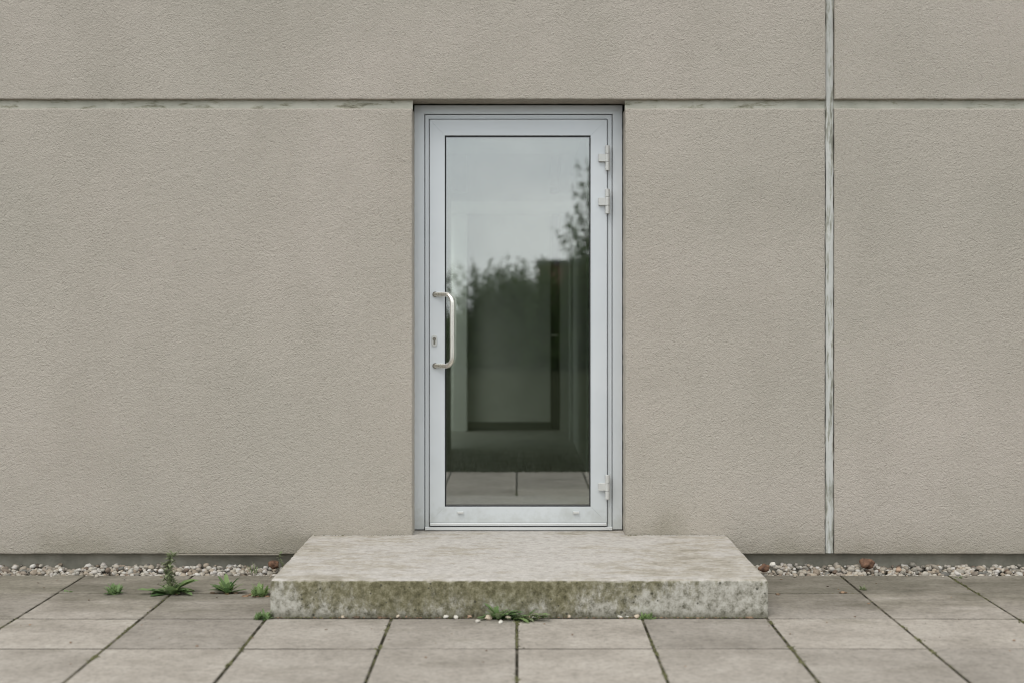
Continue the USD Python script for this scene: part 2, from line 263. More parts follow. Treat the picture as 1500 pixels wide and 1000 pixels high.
def leaf_mat(name, dark, light, trans=0.3):
    mat(name, {'g': ('geometry', {}), 'o': ('attribute', {'attribute': 'tone'}), 'n': ('noise_texture', {'scale': 70.0, 'detail': 2.0}), 'r': ('rgb_ramp', {'ramp': [(0.0, dark), (1.0, light)]}), 'a': ('math', {'math_type': 'multiply_add', 'value2': 0.5}), 'h': ('math', {'math_type': 'multiply', 'value2': 0.6}),
               'p': ('principled_bsdf', {'roughness': 0.55, 'specular_ior_level': 0.25}), 't': ('translucent_bsdf', {}), 'x': ('mix_closure', {'fac': trans})},
        [('o.fac', 'h.value1'), ('g.position', 'n.vector'), ('n.fac', 'a.value1'), ('h.value', 'a.value3'), ('a.value', 'r.fac'), ('r.color', 'p.base_color'), ('r.color', 't.color'), ('p.BSDF', 'x.closure1'), ('t.BSDF', 'x.closure2')], surface='x.closure')
leaf_mat('leaf_deep', (0.042, 0.086, 0.028), (0.105, 0.185, 0.062))
leaf_mat('leaf_mid', (0.098, 0.152, 0.058), (0.21, 0.30, 0.125))
leaf_mat('leaf_fresh', (0.14, 0.205, 0.068), (0.27, 0.36, 0.155))
leaf_mat('leaf_dead', (0.13, 0.085, 0.04), (0.26, 0.18, 0.09), 0.15)
leaf_mat('leaf_grey', (0.14, 0.17, 0.085), (0.28, 0.31, 0.18))
leaf_mat('dry_grass', (0.035, 0.040, 0.020), (0.085, 0.088, 0.052), 0.15)
leaf_mat('hedge_leaf', (0.035, 0.060, 0.016), (0.095, 0.135, 0.040))
leaf_mat('tree_leaf', (0.035, 0.062, 0.020), (0.095, 0.14, 0.045))

# ------------------------------------------------------------------ ground and paving
JOINTS_Y = [-0.225, -0.641, -1.147] + [-1.147 - 0.5 * k for k in range(1, 6)]
XR = 11     # slab columns to each side
g = obj('ground', box(-150, 150, -220, 80, -1.0, -0.075), 'soil', smooth=False); tag(g, kind='structure')
PAVE_END = JOINTS_Y[-1]
lawn = obj('lawn', box(-150, 150, -220, PAVE_END - 0.02, -0.0745, -0.012), 'lawn'); tag(lawn, kind='structure')
pavement = thing('pavement', None, None, kind='structure')
bed = obj('sand_bed', box(-XR * 0.5, XR * 0.5, PAVE_END, JOINTS_Y[0] - 0.004, -0.0745, -0.0022), 'joint_fill', pavement)
for r in range(len(JOINTS_Y) - 1):
    ya, yb = JOINTS_Y[r + 1], JOINTS_Y[r]
    for c in range(-XR, XR):
        xa, xb = c * 0.5, c * 0.5 + 0.5
        if r < 2 and xa >= -1.001 and xb <= 1.001: continue      # under the step
        w = 0.0046 + 0.0014 * rnd.random(); wy = 0.0052 + 0.0014 * rnd.random()
        m = cbox(xa + w, xb - w, ya + wy, yb - wy, -0.045, 0.0, 0.0025)
        v = m.vertices.copy(); cx, cy = (xa + xb) / 2, (ya + yb) / 2
        tx, ty, dz = rnd.uniform(-0.003, 0.003), rnd.uniform(-0.003, 0.003), rnd.uniform(-0.0012, 0.0004)
        v[:, 2] += (v[:, 0] - cx) * tx + (v[:, 1] - cy) * ty + dz
        m.vertices = v
        obj('paving_slab', m, f'paving_concrete_{rnd.randrange(4)}', pavement)

# ------------------------------------------------------------------ the building
building = thing('office_building', 'low building faced with grey-beige roughcast panels around a glazed door', 'building')
Z_TOP = 3.5
Z_UP, Z_LOW = PZ(146.2), PZ(159.2)
Z_BASE = PZ(811)
X_OL, X_OR = PX(604), PX(916)
X_J0, X_J1 = PX(1208.8), PX(1222.2)

def grid_lines(a, b, fine, step):
    """lines from a to b, dense inside the seen part, with extra ones at the edges"""
    e = [0, 0.0018, 0.0045, 0.009]
    L = set(round(a + q, 5) for q in e) | set(round(b - q, 5) for q in e)
    x = a + 0.02
    while x < b - 0.02:
        L.add(round(x, 5)); x += step if fine[0] <= x <= fine[1] else 0.25
    return np.array(sorted(L))
def panel(x0, x1, z0, z1, seed, depth=0.22, proud=0.0):
    xs, zs = grid_lines(x0, x1, (-2.7, 2.7), 0.0125), grid_lines(z0, z1, (0, 2.8), 0.0125)
    X, Z = np.meshgrid(xs, zs)
    P = np.stack([X, np.zeros_like(X), Z], -1)
    d = np.minimum(np.minimum(X - x0, x1 - X), np.minimum(Z - z0, z1 - Z))
    rough = (meshkit.fbm(np.stack([X * 55, Z * 55, 0 * X + seed], -1), 2, seed) - 0.5) * 0.0022
    slow = (meshkit.noise(np.stack([X * 1.3, Z * 1.3, 0 * X + seed], -1), seed) - 0.5) * 0.004
    rd = 0.0065; q = np.clip(1 - d / rd, 0, 1)
    P[..., 1] = -rough * np.clip(d / 0.006, 0.3, 1) + slow * np.clip(d / 0.2, 0, 1) + rd * (1 - np.sqrt(np.clip(1 - q * q, 0, 1)))
    # ragged arrises
    jx = (meshkit.fbm(np.stack([Z * 38, 0 * X + 3.1, 0 * X + seed], -1), 3, seed + 7) - 0.5) * 0.0042
    jz = (meshkit.fbm(np.stack([X * 38, 0 * X + 9.1, 0 * X + seed], -1), 3, seed + 9) - 0.5) * 0.0042
    kx, kz = np.clip(1 - np.minimum(X - x0, x1 - X) / 0.012, 0, 1), np.clip(1 - np.minimum(Z - z0, z1 - Z) / 0.012, 0, 1)
    P[..., 0] += jx * kx; P[..., 2] += jz * kz; P[..., 1] -= proud
    ny, nx = X.shape; idx = np.arange(nx * ny).reshape(ny, nx)
    q4 = np.stack([idx[:-1, :-1], idx[:-1, 1:], idx[1:, 1:], idx[1:, :-1]], -1).reshape(-1, 4)
    V = P.reshape(-1, 3)
    ring = np.concatenate([idx[0, :-1], idx[:-1, -1], idx[-1, :0:-1], idx[:0:-1, 0]])
    back = V[ring].copy(); back[:, 1] = depth
    n0 = len(V); V = np.vstack([V, back]); k = np.arange(len(ring)); j = (k + 1) % len(ring)
    side = np.stack([ring, n0 + k, n0 + j, ring[j]], -1)
    return trimesh.Trimesh(V, np.vstack([q4[:, [0, 1, 2]], q4[:, [0, 2, 3]], side[:, [0, 1, 2]], side[:, [0, 2, 3]]]), process=False)

XL, XRR, XM = -7.5, 7.5, -4.25
X_M0, X_M1 = XM - 0.022, XM + 0.022
for x0, x1, z0, z1 in ((XL, X_M0, Z_BASE, Z_LOW), (X_M1, X_OL, Z_BASE, Z_LOW), (X_OR, X_J0, Z_BASE, Z_LOW), (X_J1, XRR, Z_BASE, Z_LOW),
                       (XL, X_M0, Z_UP, Z_TOP), (X_M1, X_J0, Z_UP, Z_TOP), (X_J1, XRR, Z_UP, Z_TOP)):
    obj('wall_panel', panel(x0, x1, z0, z1, len(used) + int(100 + x0 * 3 + z0 * 7), proud=0.012 if z0 > 1 else 0.0), 'render_coat', building, smooth=50)

def strip(axis, a, b, lo, hi, y, seed):
    """a bead of sealant with a wavy, slightly bulging face"""
    n = int((b - a) / 0.02) + 2; t = np.linspace(a, b, n); R = []
    for f in (0.0, 0.12, 0.5, 0.88, 1.0):
        w = lo + (hi - lo) * f + (meshkit.fbm(np.stack([t * 19, 0 * t + f * 7, 0 * t + seed], -1), 3, seed + 2) - 0.5) * (0.005 if axis == 'z' and f in (0, 1) else 0.0)
        wob = (meshkit.fbm(np.stack([t * 14, 0 * t + f * 3, 0 * t + seed], -1), 3, seed) - 0.5) * 0.005
        yy = y + (0.004 if f in (0, 1) else 0.0) + wob * (1 if f not in (0, 1) else 0.4)
        R.append(np.stack([t, yy, 0 * t + w], -1) if axis == 'x' else np.stack([0 * t + w, yy, t], -1))
    V = np.array(R); m = len(R); idx = np.arange(m * n).reshape(m, n)
    q = np.stack([idx[:-1, :-1], idx[:-1, 1:], idx[1:, 1:], idx[1:, :-1]], -1).reshape(-1, 4)
    if axis == 'z': q = q[:, ::-1]
    return trimesh.Trimesh(V.reshape(-1, 3), np.vstack([q[:, [0, 1, 2]], q[:, [0, 2, 3]]]), process=False)
for a, b in ((XL, X_M0), (X_M1, X_OL + 0.001), (X_OR - 0.001, X_J0 + 0.012), (X_J1 - 0.012, XRR)):
    obj('horizontal_joint', strip('x', a, b, Z_LOW - 0.006, Z_UP + 0.006, 0.017, int(50 + a)), 'joint_sealant', building, smooth=60)
for xa, xb, s in ((X_J0, X_J1, 3), (X_M0, X_M1, 4)):
    obj('upright_joint', strip('z', Z_BASE + 0.004, Z_TOP, xa + 0.0035, xb - 0.003, 0.0055, s), 'joint_sealant_upright', building, smooth=60)
    obj('joint_backing', box(xa - 0.004, xb + 0.004, 0.022, 0.05, Z_BASE + 0.01, Z_TOP - 0.01), 'joint_dirt', building)
obj('base_bead', cbox(PX(252), PX(409), -0.003, 0.006, Z_BASE - 0.0045, Z_BASE + 0.0005, 0.001), 'render_coat', building)
for xa, xb in ((XL, X_OL - 0.08), (X_OR + 0.08, XRR)):
    obj('plinth', cbox(xa, xb, 0.055, 0.24, -0.3, Z_BASE + 0.02, 0.003), 'plinth_concrete', building)
# structural shell behind the panels, roof with a rooflight, back and side walls
WB0, WB1 = 0.221, 0.34
obj('inner_leaf', cat([box(XL + .02, X_OL - 0.02, WB0, WB1, 0.03, 3.3), box(X_OR + 0.02, XRR - .02, WB0, WB1, 0.03, 3.3), box(X_OL - 0.019, X_OR + 0.019, WB0, WB1, 2.235, 3.3)]), 'interior_grey', building)
obj('side_wall', box(XL, XL + 0.22, 0.35, 8.0, -0.2, 3.4), 'render_coat', building)
obj('side_wall', box(XRR - 0.22, XRR, 0.35, 8.0, -0.2, 3.4), 'render_coat', building)
obj('rear_wall', box(XL, XRR, 8.001, 8.2, -0.2, 3.4), 'render_coat', building)
LX0, LX1, LY0, LY1 = -2.78, -0.73, 3.32, 5.64         # rooflight
obj('roof', cat([box(XL + .23, LX0, 0.35, 7.99, 3.305, 3.45), box(LX1, 0.60, 0.35, 7.99, 3.305, 3.45), box(1.58, XRR - .23, 0.35, 7.99, 3.305, 3.45), box(0.601, 1.579, 0.35, 4.42, 3.305, 3.45), box(0.601, 1.579, 5.53, 7.99, 3.305, 3.45), box(LX0 + .001, LX1 - .001, 0.35, LY0, 3.305, 3.45), box(LX0 + .001, LX1 - .001, LY1, 7.99, 3.305, 3.45)]), 'roof_felt', building)
obj('coping', cbox(XL - 0.03, XRR + 0.03, -0.03, 0.3, Z_TOP + 0.002, Z_TOP + 0.05, 0.004), 'silver_paint', building)

# the hallway behind the glass
ZF = 0.166
obj('hallway_floor', box(-3.0, 2.0, 0.342, 7.9, 0.0, ZF), 'interior_floor', building)
HL, HR = -0.505, 0.455
obj('hallway_wall', box(HL - 0.1, HL, 0.345, 4.1, ZF + 0.001, 3.3), 'interior_grey', building)
obj('hallway_wall', box(HR, HR + 0.1, 0.345, 4.75, ZF + 0.001, 3.3), 'interior_white', building)
obj('hallway_wall', box(-0.43, 0.295, 5.70, 5.80, ZF + 0.001, 3.3), 'interior_taupe', building)
obj('hallway_wall', box(0.38, 1.6, 5.55, 5.65, ZF + 0.001, 3.3), 'interior_grey', building)
obj('hallway_wall', box(-2.8, -0.56, 5.68, 5.80, ZF + 0.001, 3.3), 'interior_white', building)
obj('hallway_wall', box(-2.9, -2.801, 3.3, 5.8, ZF + 0.001, 3.3), 'interior_white', building)
obj('hallway_wall', box(-2.8, -0.701, 3.2, 3.3, ZF + 0.001, 3.3), 'interior_white', building)
obj('hallway_wall', box(0.556, 1.6, 4.3, 4.4, ZF + 0.001, 3.3), 'interior_grey', building)
obj('hallway_pillar', cbox(-0.555, -0.432, 5.55, 5.72, ZF + 0.001, 3.3, 0.004), 'interior_white', building)
obj('skirting', box(-0.43, 0.295, 5.685, 5.699, ZF + 0.001, ZF + 0.075), 'skirting_grey', building)
obj('hallway_ceiling', cat([box(HL + .001, HR - .001, 0.345, 4.1, 2.42, 2.48), box(-0.72, 0.57, 4.101, 5.69, 2.06, 2.12), box(-0.72, -0.701, 4.101, 5.66, 2.121, 3.3), box(0.55, 0.57, 4.101, 5.53, 2.121, 3.3)]), 'interior_taupe', building)
dark_room = obj('inner_door', cbox(0.30, 0.372, 5.72, 5.76, ZF + 0.005, 2.3, 0.002), 'interior_dark', building)
obj('inner_door_handle', tube([(0.31, 5.715, 1.0), (0.31, 5.66, 1.0), (0.36, 5.655, 1.0)], 0.010, 8), 'brushed_steel', dark_room, smooth=40)
obj('door_architrave', cbox(HR - 0.03, HR - 0.002, 4.63, 4.75, ZF + 0.002, 2.3, 0.003), 'interior_white', building)
obj('door_architrave', cbox(HR - 0.014, HR - 0.002, 2.2, 2.29, ZF + 0.002, 2.3, 0.003), 'interior_white', building)

# ------------------------------------------------------------------ door frame and leaf
YF, YS, YL = 0.145, 0.150, 0.138      # faces of outer frame, stop profile, leaf
def member(o0, o1, i0, i1, y0, y1, c=0.0015):
    """a mitred profile: outer edge o0-o1, inner edge i0-i1 as (x, z); long arrises are chamfered"""
    o0, o1, i0, i1 = map(lambda p: np.array(p, float), (o0, o1, i0, i1))
    def inset(a, b): d = b - a; return a + d * (c / np.linalg.norm(d))
    P = []
    for q in (o0, o1, i0, i1): P += [(q[0], y0 + c, q[1]), (q[0], y1, q[1])]
    for a, b in ((o0, i0), (i0, o0), (o1, i1), (i1, o1)):
        q = inset(a, b); P.append((q[0], y0, q[1]))
    return hull(P)
def ring(xo0, xo1, zo0, zo1, xi0, xi1, zi0, zi1, y0, y1, sides='LTRB', c=0.0015, gap=0.00025):
    e = gap; out = []
    if 'L' in sides: out.append(member((xo0, zo0 + e), (xo0, zo1 - e), (xi0, zi0 + e), (xi0, zi1 - e), y0, y1, c))
    if 'R' in sides: out.append(member((xo1, zo0 + e), (xo1, zo1 - e), (xi1, zi0 + e), (xi1, zi1 - e), y0, y1, c))
    if 'T' in sides: out.append(member((xo0 + e, zo1), (xo1 - e, zo1), (xi0 + e, zi1), (xi1 - e, zi1), y0, y1, c))
    if 'B' in sides: out.append(member((xo0 + e, zo0), (xo1 - e, zo0), (xi0 + e, zi0), (xi1 - e, zi0), y0, y1, c))
    return cat(out)
fx = lambda p: PX(p, YF); fz = lambda p: PZ(p, YF)
zb = fz(774.5)
frame = obj('door_frame', cat([ring(fx(606.8), fx(911.6), zb, fz(154.5), fx(621.6), fx(897.3), zb, fz(167.4), YF, 0.22, 'LTR')]), 'silver_paint', building)
obj('stop_profile', ring(PX(622.9, YS), PX(896.1, YS), PZ(772, YS), PZ(168.6, YS), PX(628.4, YS), PX(889.9, YS), PZ(772, YS), PZ(174.6, YS), YS, 0.22, 'LTR', 0.001), 'silver_paint', frame)
obj('frame_seal', ring(PX(620, .17), PX(899, .17), PZ(775, .17), PZ(166, .17), PX(632, .17), PX(886, .17), PZ(775, .17), PZ(178, .17), 0.172, 0.23, 'LTR', 0.001), 'rubber', frame)
obj('frame_packing', cat([box(X_OL - 0.01, fx(606.8) + 0.002, 0.19, 0.23, 0.16, 2.236), box(fx(911.6) - 0.002, X_OR + 0.01, 0.19, 0.23, 0.16, 2.236), box(X_OL - .01, X_OR + .01, 0.195, 0.235, fz(154.5) - 0.002, 2.2365)]), 'joint_dirt', frame)
obj('threshold', cat([cbox(PX(622.5, .13), PX(897, .13), 0.128, 0.34, 0.1535, PZ(771.3, .13), 0.0015), box(PX(622.5, .13), PX(897, .13), 0.18, 0.34, 0.154, ZF + 0.012)]), 'mill_aluminium', building)

lx = lambda p: PX(p, YL); lz = lambda p: PZ(p, YL)
LO = (lx(629.3), lx(889.1), lz(765.0), lz(175.4)); LI = (lx(651.6), lx(865.2), lz(741.6), lz(198.8))
door = obj('door', ring(LO[0], LO[1], LO[2], LO[3], LI[0], LI[1], LI[2], LI[3], YL, 0.205), 'silver_paint', building)
obj('glazing_seal', ring(LI[0] - .003, LI[1] + .003, LI[2] - .003, LI[3] + .003, LI[0] + .005, LI[1] - .005, LI[2] + .005, LI[3] - .005, YL + 0.007, 0.2, c=0.001, gap=0), 'rubber', door)
obj('glass_pane', box(LI[0] + .001, LI[1] - .001, YL + 0.016, YL + 0.040, LI[2] + .001, LI[3] - .001), 'coated_glass', door)
obj('weather_bar', cbox(LO[0] + 0.001, LO[1] - 0.001, YL - 0.012, YL + 0.03, lz(769.2), LO[2] - 0.0006, 0.0025), 'mill_aluminium', door)
obj('bottom_seal', box(LO[0] + 0.003, LO[1] - 0.003, YL + 0.02, 0.2, 0.166, lz(769.2) + 0.004), 'rubber', door)
# pull handle: two legs that leave the stile sideways and a bar in front of the glass
hx0, hx1, hz1, hz0 = lx(637.5), PX(662.5, 0.07), lz(431.5), lz(535.2)
out = YL - 0.072; rb = 0.042
def leg(zc, s):
    a = np.array([hx0, YL, zc]); b = np.array([hx1, out, zc]); d = (b - a) / np.linalg.norm(b - a)
    pts = [a, a + d * 0.012]; c = b - d * rb
    pts += [c]
    for t in np.linspace(0, np.pi / 2, 9)[1:]: pts.append(c + d * rb * math.sin(t) + np.array([0, 0, s]) * rb * (1 - math.cos(t)))
    return pts
up, lo = leg(hz1, -1), leg(hz0, 1)
path = np.array(up + lo[::-1])
dense = [path[0]]
for a, b in zip(path[:-1], path[1:]):
    k = max(1, int(np.linalg.norm(b - a) / 0.03)); dense += [a + (b - a) * (i + 1) / k for i in range(k)]
handle = obj('handle', tube(dense, 0.0113, 20), 'brushed_steel', door, smooth=45)
for zc in (hz1, hz0):
    r_ = trimesh.creation.cylinder(0.0135, 0.007, sections=24); r_.apply_transform(trimesh.transformations.rotation_matrix(np.pi / 2, [1, 0, 0])); r_.apply_translation([hx0, YL - 0.0036, zc])
    obj('handle_mount', r_, 'dark_brass', door, smooth=40)
def stadium(xc, zc, w, h, y0, y1, n=12, c=0.0015):
    r = w / 2; P = []
    for k in range(2 * n):
        a = math.pi * k / (n - 0.5) / 1.0 if False else 2 * math.pi * k / (2 * n)
        x, zz = math.cos(a), math.sin(a); off = (h / 2 - r) * (1 if zz >= 0 else -1)
        P += [(xc + r * x, y1, zc + r * zz + off), (xc + r * x, y0 + c, zc + r * zz + off), (xc + (r - c) * x, y0, zc + (r - c) * zz + off)]
    return hull(P)
lxc, lzc = lx(636.4), lz(499.0)
lock = obj('lock_escutcheon', stadium(lxc, lzc, 0.027, 0.056, YL - 0.007, YL + 0.001), 'hinge_paint', door, smooth=35)
cyl = trimesh.creation.cylinder(0.0082, 0.005, sections=24); cyl.apply_transform(trimesh.transformations.rotation_matrix(np.pi / 2, [1, 0, 0])); cyl.apply_translation([lxc, YL - 0.0085, lzc + 0.009])
slot = cat([cyl, box(lxc - 0.004, lxc + 0.004, YL - 0.0095, YL - 0.006, lzc - 0.017, lzc + 0.002)])
obj('lock_cylinder', slot, 'dark_brass', door, smooth=40)
def hinge(y_top, y_bot, p_top, p_bot):
    M = []; x0, x1 = PX(886.6, .12), PX(893.2, .12); zs = np.linspace(PZ(y_top, .12), PZ(y_bot, .12), 4); r = (x1 - x0) / 2
    for a, b in zip(zs[:-1], zs[1:]):
        P = []
        for zz, rr in ((a - 0.0006, r - 0.0015), (a - 0.0021, r), (b + 0.0021, r), (b + 0.0006, r - 0.0015)):
            P += [(x0 + r + rr * math.cos(t), 0.122 + rr * math.sin(t), zz) for t in np.arange(20) / 20 * 2 * math.pi]
        M.append(hull(P))
    M.append(cbox(PX(876.6, .12), x0 + r, 0.118, YL + 0.001, PZ(p_bot, .12), PZ(p_top, .12), 0.002))
    M.append(cbox(x0 + r * 0.6, x1 - r * 0.4, 0.120, YS + 0.01, zs[1] + 0.002, zs[0] - 0.004, 0.001)); M.append(cbox(x0 + r * 0.6, x1 - r * 0.4, 0.120, YS + 0.01, zs[3] + 0.004, zs[2] - 0.002, 0.001))
    obj('hinge', cat(M), 'hinge_paint', door, smooth=35)
hinge(213, 250, 225.7, 237); hinge(276.8, 313.4, 290, 301.2); hinge(695, 731, 707, 718.2)
for px in (674.6, 843.8):
    obj('drain_cap', cat([cbox(lx(px - 4.3), lx(px + 4.3), YL - 0.014, YL + 0.001, lz(751.2), lz(748.4), 0.0012)]), 'hinge_paint', door)

# ------------------------------------------------------------------ the concrete step
step = thing('concrete_step', 'wide weathered concrete step with algae-stained front below the door', 'step')
SX0, SX1, SY0, SZ = PX(455) , PX(1065), -1.126, PZ(783)
def rough_block(x0, x1, y0, y1, z0, z1, cell=0.010, r=0.012, seed=0):
    """block with worn, chipped arrises: surface grid pulled onto a rounded box, then displaced"""
    def ln(a, b):
        e = [0, .003, .007, .013]; n = max(2, int((b - a) / cell)); mid = np.linspace(a + 0.02, b - 0.02, n)
        return np.concatenate([[a + q for q in e], mid, [b - q for q in e[::-1]]])
    xs, ys, zs = ln(x0, x1), ln(y0, y1), ln(z0, z1); parts = []
    def face(U, W, f, flip):
        A, B = np.meshgrid(U, W, indexing='ij'); P = f(A, B); n, m = A.shape; idx = np.arange(n * m).reshape(n, m)
        q = np.stack([idx[:-1, :-1], idx[1:, :-1], idx[1:, 1:], idx[:-1, 1:]], -1).reshape(-1, 4)
        if flip: q = q[:, ::-1]
        parts.append(trimesh.Trimesh(P.reshape(-1, 3), np.vstack([q[:, [0, 1, 2]], q[:, [0, 2, 3]]]), process=False))
    o = np.ones_like
    face(xs, ys, lambda a, b: np.stack([a, b, o(a) * z1], -1), False)
    face(xs, zs, lambda a, b: np.stack([a, o(a) * y0, b], -1), False)
    face(ys, zs, lambda a, b: np.stack([o(a) * x0, a, b], -1), True)
    face(ys, zs, lambda a, b: np.stack([o(a) * x1, a, b], -1), False)
    m = cat(parts); m.merge_vertices(); v = m.vertices.copy()
    lo, hi = np.array([x0 + r, y0 + r, -9.0]), np.array([x1 - r, 9.0, z1 - r])
    rr = r
    c = np.clip(v, lo, hi); d = v - c; L = np.linalg.norm(d, axis=1, keepdims=True)
    nrm = np.where(L > 1e-9, d / np.maximum(L, 1e-9), 0)
    v = np.where(L > 1e-9, c + nrm * rr, v)
    edge = (np.abs(d) > 1e-6).sum(1) > 1
    h = (meshkit.fbm(v * 9, 4, seed) - 0.5) * 0.003 + (meshkit.fbm(v * 60, 3, seed + 3) - 0.5) * 0.0018
    chip = np.clip(meshkit.fbm(v * 48, 3, seed + 5) - 0.5, 0, 1) * 0.014
    v -= nrm * (np.where(edge, chip, chip * 0.10) + h * 1.0)[:, None]
    m.vertices = v
    return m
obj('tread_block', rough_block(SX0, SX1, SY0, -0.004, -0.02, SZ, seed=4), 'cast_concrete', step, smooth=70)
obj('door_sill_slab', box(X_OL - 0.0, X_OR + 0.0, -0.0045, 0.34, 0.0, SZ - 0.0015), 'cast_concrete', step)

# ------------------------------------------------------------------ gravel strip along the wall
ICO1, ICO2 = trimesh.creation.icosphere(1), trimesh.creation.icosphere(2)
def stone(r, seed, base=ICO1, flat=0.7, lump=0.35):
    q = np.random.default_rng(seed); v = base.vertices.copy()
    v *= (1 + lump * (meshkit.noise(v * 1.3 + q.uniform(0, 50, 3), seed % 97) - 0.5)[:, None] * 2)
    v *= np.array([1.0, q.uniform(0.65, 0.95), flat * q.uniform(0.8, 1.15)]) * r
    R = trimesh.transformations.euler_matrix(q.uniform(-.35, .35), q.uniform(-.35, .35), q.uniform(0, 6.28))[:3, :3]
    return trimesh.Trimesh(v @ R.T, base.faces, process=False)
protos = [stone(1.0, 100 + k, ICO1, 0.72) for k in range(14)] 
G = []
tries = 0
for layer, (zc, count, r0, r1) in enumerate(((-0.026, 1700, 0.011, 0.020), (-0.014, 2200, 0.007, 0.016), (-0.008, 480, 0.009, 0.017))):
    for k in range(count):
        x = rng.uniform(-4.4, 4.4); y = rng.uniform(-0.213, 0.042)
        if -1.02 < x < 1.02: continue
        r = rng.uniform(r0, r1) * (1.0 if rng.random() > 0.12 else 1.3)
        if y - r < -0.222 and zc < 0: y = -0.222 + r
        m = protos[rng.integers(len(protos))].copy(); a = rng.uniform(0, 6.28); c, s = math.cos(a), math.sin(a)
        m.vertices = (m.vertices * r) @ np.array([[c, s, 0], [-s, c, 0], [0, 0, 1]]) + [x, y, zc + rng.uniform(-0.004, 0.004) + 0.006 * (y + 0.1) / 0.1]
        G.append(m)
for k in range(46):                                              # a few spilled onto the slabs
    x = rng.uniform(-2.6, 2.6); r = rng.uniform(0.004, 0.009)
    if -1.03 < x < 1.03: continue
    m = protos[k % 14].copy(); m.vertices = m.vertices * r + [x, -0.228 - abs(rng.normal(0, 0.05)), r * 0.45]; G.append(m)
grav = obj('gravel', cat(G), 'pebble_mix', smooth=True)
tag(grav, 'strip of pale mixed pebbles between the wall base and the paving', 'gravel', kind='stuff')

def lone_stone(px, py, wpx, material, label, name='pebble', flat=0.7, seed=0, lift=0.0, z=0.0, catg='pebble', lump=0.3):
    p = ground_at(px, py, z); s = (D + p[1]) / F; r = wpx * s / 2 * (0.8 if catg == 'pebble' else 1.0)
    m = stone(r, seed, ICO2, flat, lump); m.apply_translation([0, 0, -m.bounds[0][2] - 0.0015 + lift])
    m.apply_translation(p)
    tag(obj(name, m, material, smooth=True), label, catg)
lone_stone(1270, 834, 20, 'rust_stone', 'large rust-brown stone on the gravel right of the upright wall joint', 'stone', 0.85, 1, 0.004, 0.0, 'stone', 0.5)
lone_stone(1120, 838, 15, 'rust_stone', 'rust-brown stone on the gravel touching the right end of the step', 'stone', 0.8, 2, 0.004, 0.0, 'stone', 0.5)
lone_stone(402, 834, 18, 'rust_stone', 'orange-brown stone on the gravel touching the left end of the step', 'stone', 0.8, 3, 0.004, 0.0, 'stone', 0.5)
lone_stone(1132, 834, 13, 'pebble_white', 'round white pebble on the gravel beside the brown stone at the right step end', flat=0.85, seed=5, lift=0.012)
lone_stone(1316, 838, 13, 'pebble_brown', 'dark brown pebble lying low in the gravel right of the rust-brown stone', flat=0.6, seed=6, lift=0.004)
for k, (px, py, w, m_, lab) in enumerate([
    (699.5, 911, 10, 'pebble_white', 'pale flat pebble on the paving furthest left of the wide weed'),
    (716, 907, 16, 'pebble_buff', 'long buff pebble lying under the left edge of the wide weed'),
    (728.5, 903.5, 10, 'pebble_white', 'cream pebble tucked under the middle of the wide weed'),
    (733.5, 912, 11, 'pebble_white', 'rounded white pebble on the slab in front of the wide weed'),
    (745, 907, 13, 'pebble_buff', 'slim buff pebble beneath the leaves of the wide weed'),
    (773, 905, 12, 'pebble_brown', 'brownish pebble right of the wide weed beside a white round one'),
    (782.5, 904.5, 9, 'pebble_white', 'small round white pebble at the right end of the wide weed'),
    (834, 903.5, 8, 'pebble_buff', 'tiny buff pebble against the step right of the wide weed'),
    (908, 904, 10, 'pebble_white', 'left white pebble of the pair against the step near the small moss tuft'),
    (917.5, 903, 9, 'pebble_white', 'right white pebble of the pair against the step near the small moss tuft'),
    (933, 904, 10, 'pebble_buff', 'cream pebble touching the small green tuft at the step foot'),
    (583, 903.5, 8, 'pebble_buff', 'tiny reddish-buff pebble at the step foot above the second paving joint'),
    (596, 903, 9, 'pebble_brown', 'small brown pebble at the step foot right of the slanted paving joint'),
    (653, 904, 10, 'pebble_white', 'white pebble against the step left of the wide weed'),
    (668, 905.5, 10, 'pebble_white', 'second white pebble against the step left of the wide weed, larger and flatter'),
    (688, 903.5, 9, 'pebble_brown', 'brown pebble against the step just left of the wide weed'),
    (502, 904, 8, 'pebble_buff', 'lone buff pebble against the left part of the step front')]):
    lone_stone(px, py, w, m_, lab, flat=0.55, seed=20 + k)

# ------------------------------------------------------------------ weeds
def leaf(base, azim, length, width, rise, droop, teeth=0.0, segs=7, fold=0.25, tip=0.25):
    """one leaf: a curved midrib with two folded halves, toothed if asked"""
    d = np.array([math.cos(azim), math.sin(azim), 0.0]); n = np.array([-math.sin(azim), math.cos(azim), 0.0]); V = []; p = np.array(base, float)
    for k in range(segs + 1):
        t = k / segs; e = rise - droop * t
        if k: p = p + (d * math.cos(e) + np.array([0, 0, math.sin(e)])) * (length / segs)
        w = width / 2 * (0.22 + 1.0 * math.sin(math.pi * min(1, t * 0.88 + 0.06)) ** 0.9) * (1 if t < 1 else tip * 0.2)
        if teeth: w *= 1 - teeth * (k % 2)
        upv = np.array([-d[0] * math.sin(e), -d[1] * math.sin(e), math.cos(e)])
        V += [p - n * w + upv * w * fold, p.copy(), p + n * w + upv * w * fold]
    Fc = []
    for k in range(segs):
        a = 3 * k
        Fc += [(a, a + 1, a + 4), (a, a + 4, a + 3), (a + 1, a + 2, a + 5), (a + 1, a + 5, a + 4)]
    return trimesh.Trimesh(V, Fc, process=False)
def weed(px, py, label, leaves, parts_named=True, seed=0):
    p = ground_at(px, py); q = random.Random(seed); s = (D + p[1]) / F
    t = thing('weed', label, 'weed', (p[0], p[1], -0.004))
    return t, q, s
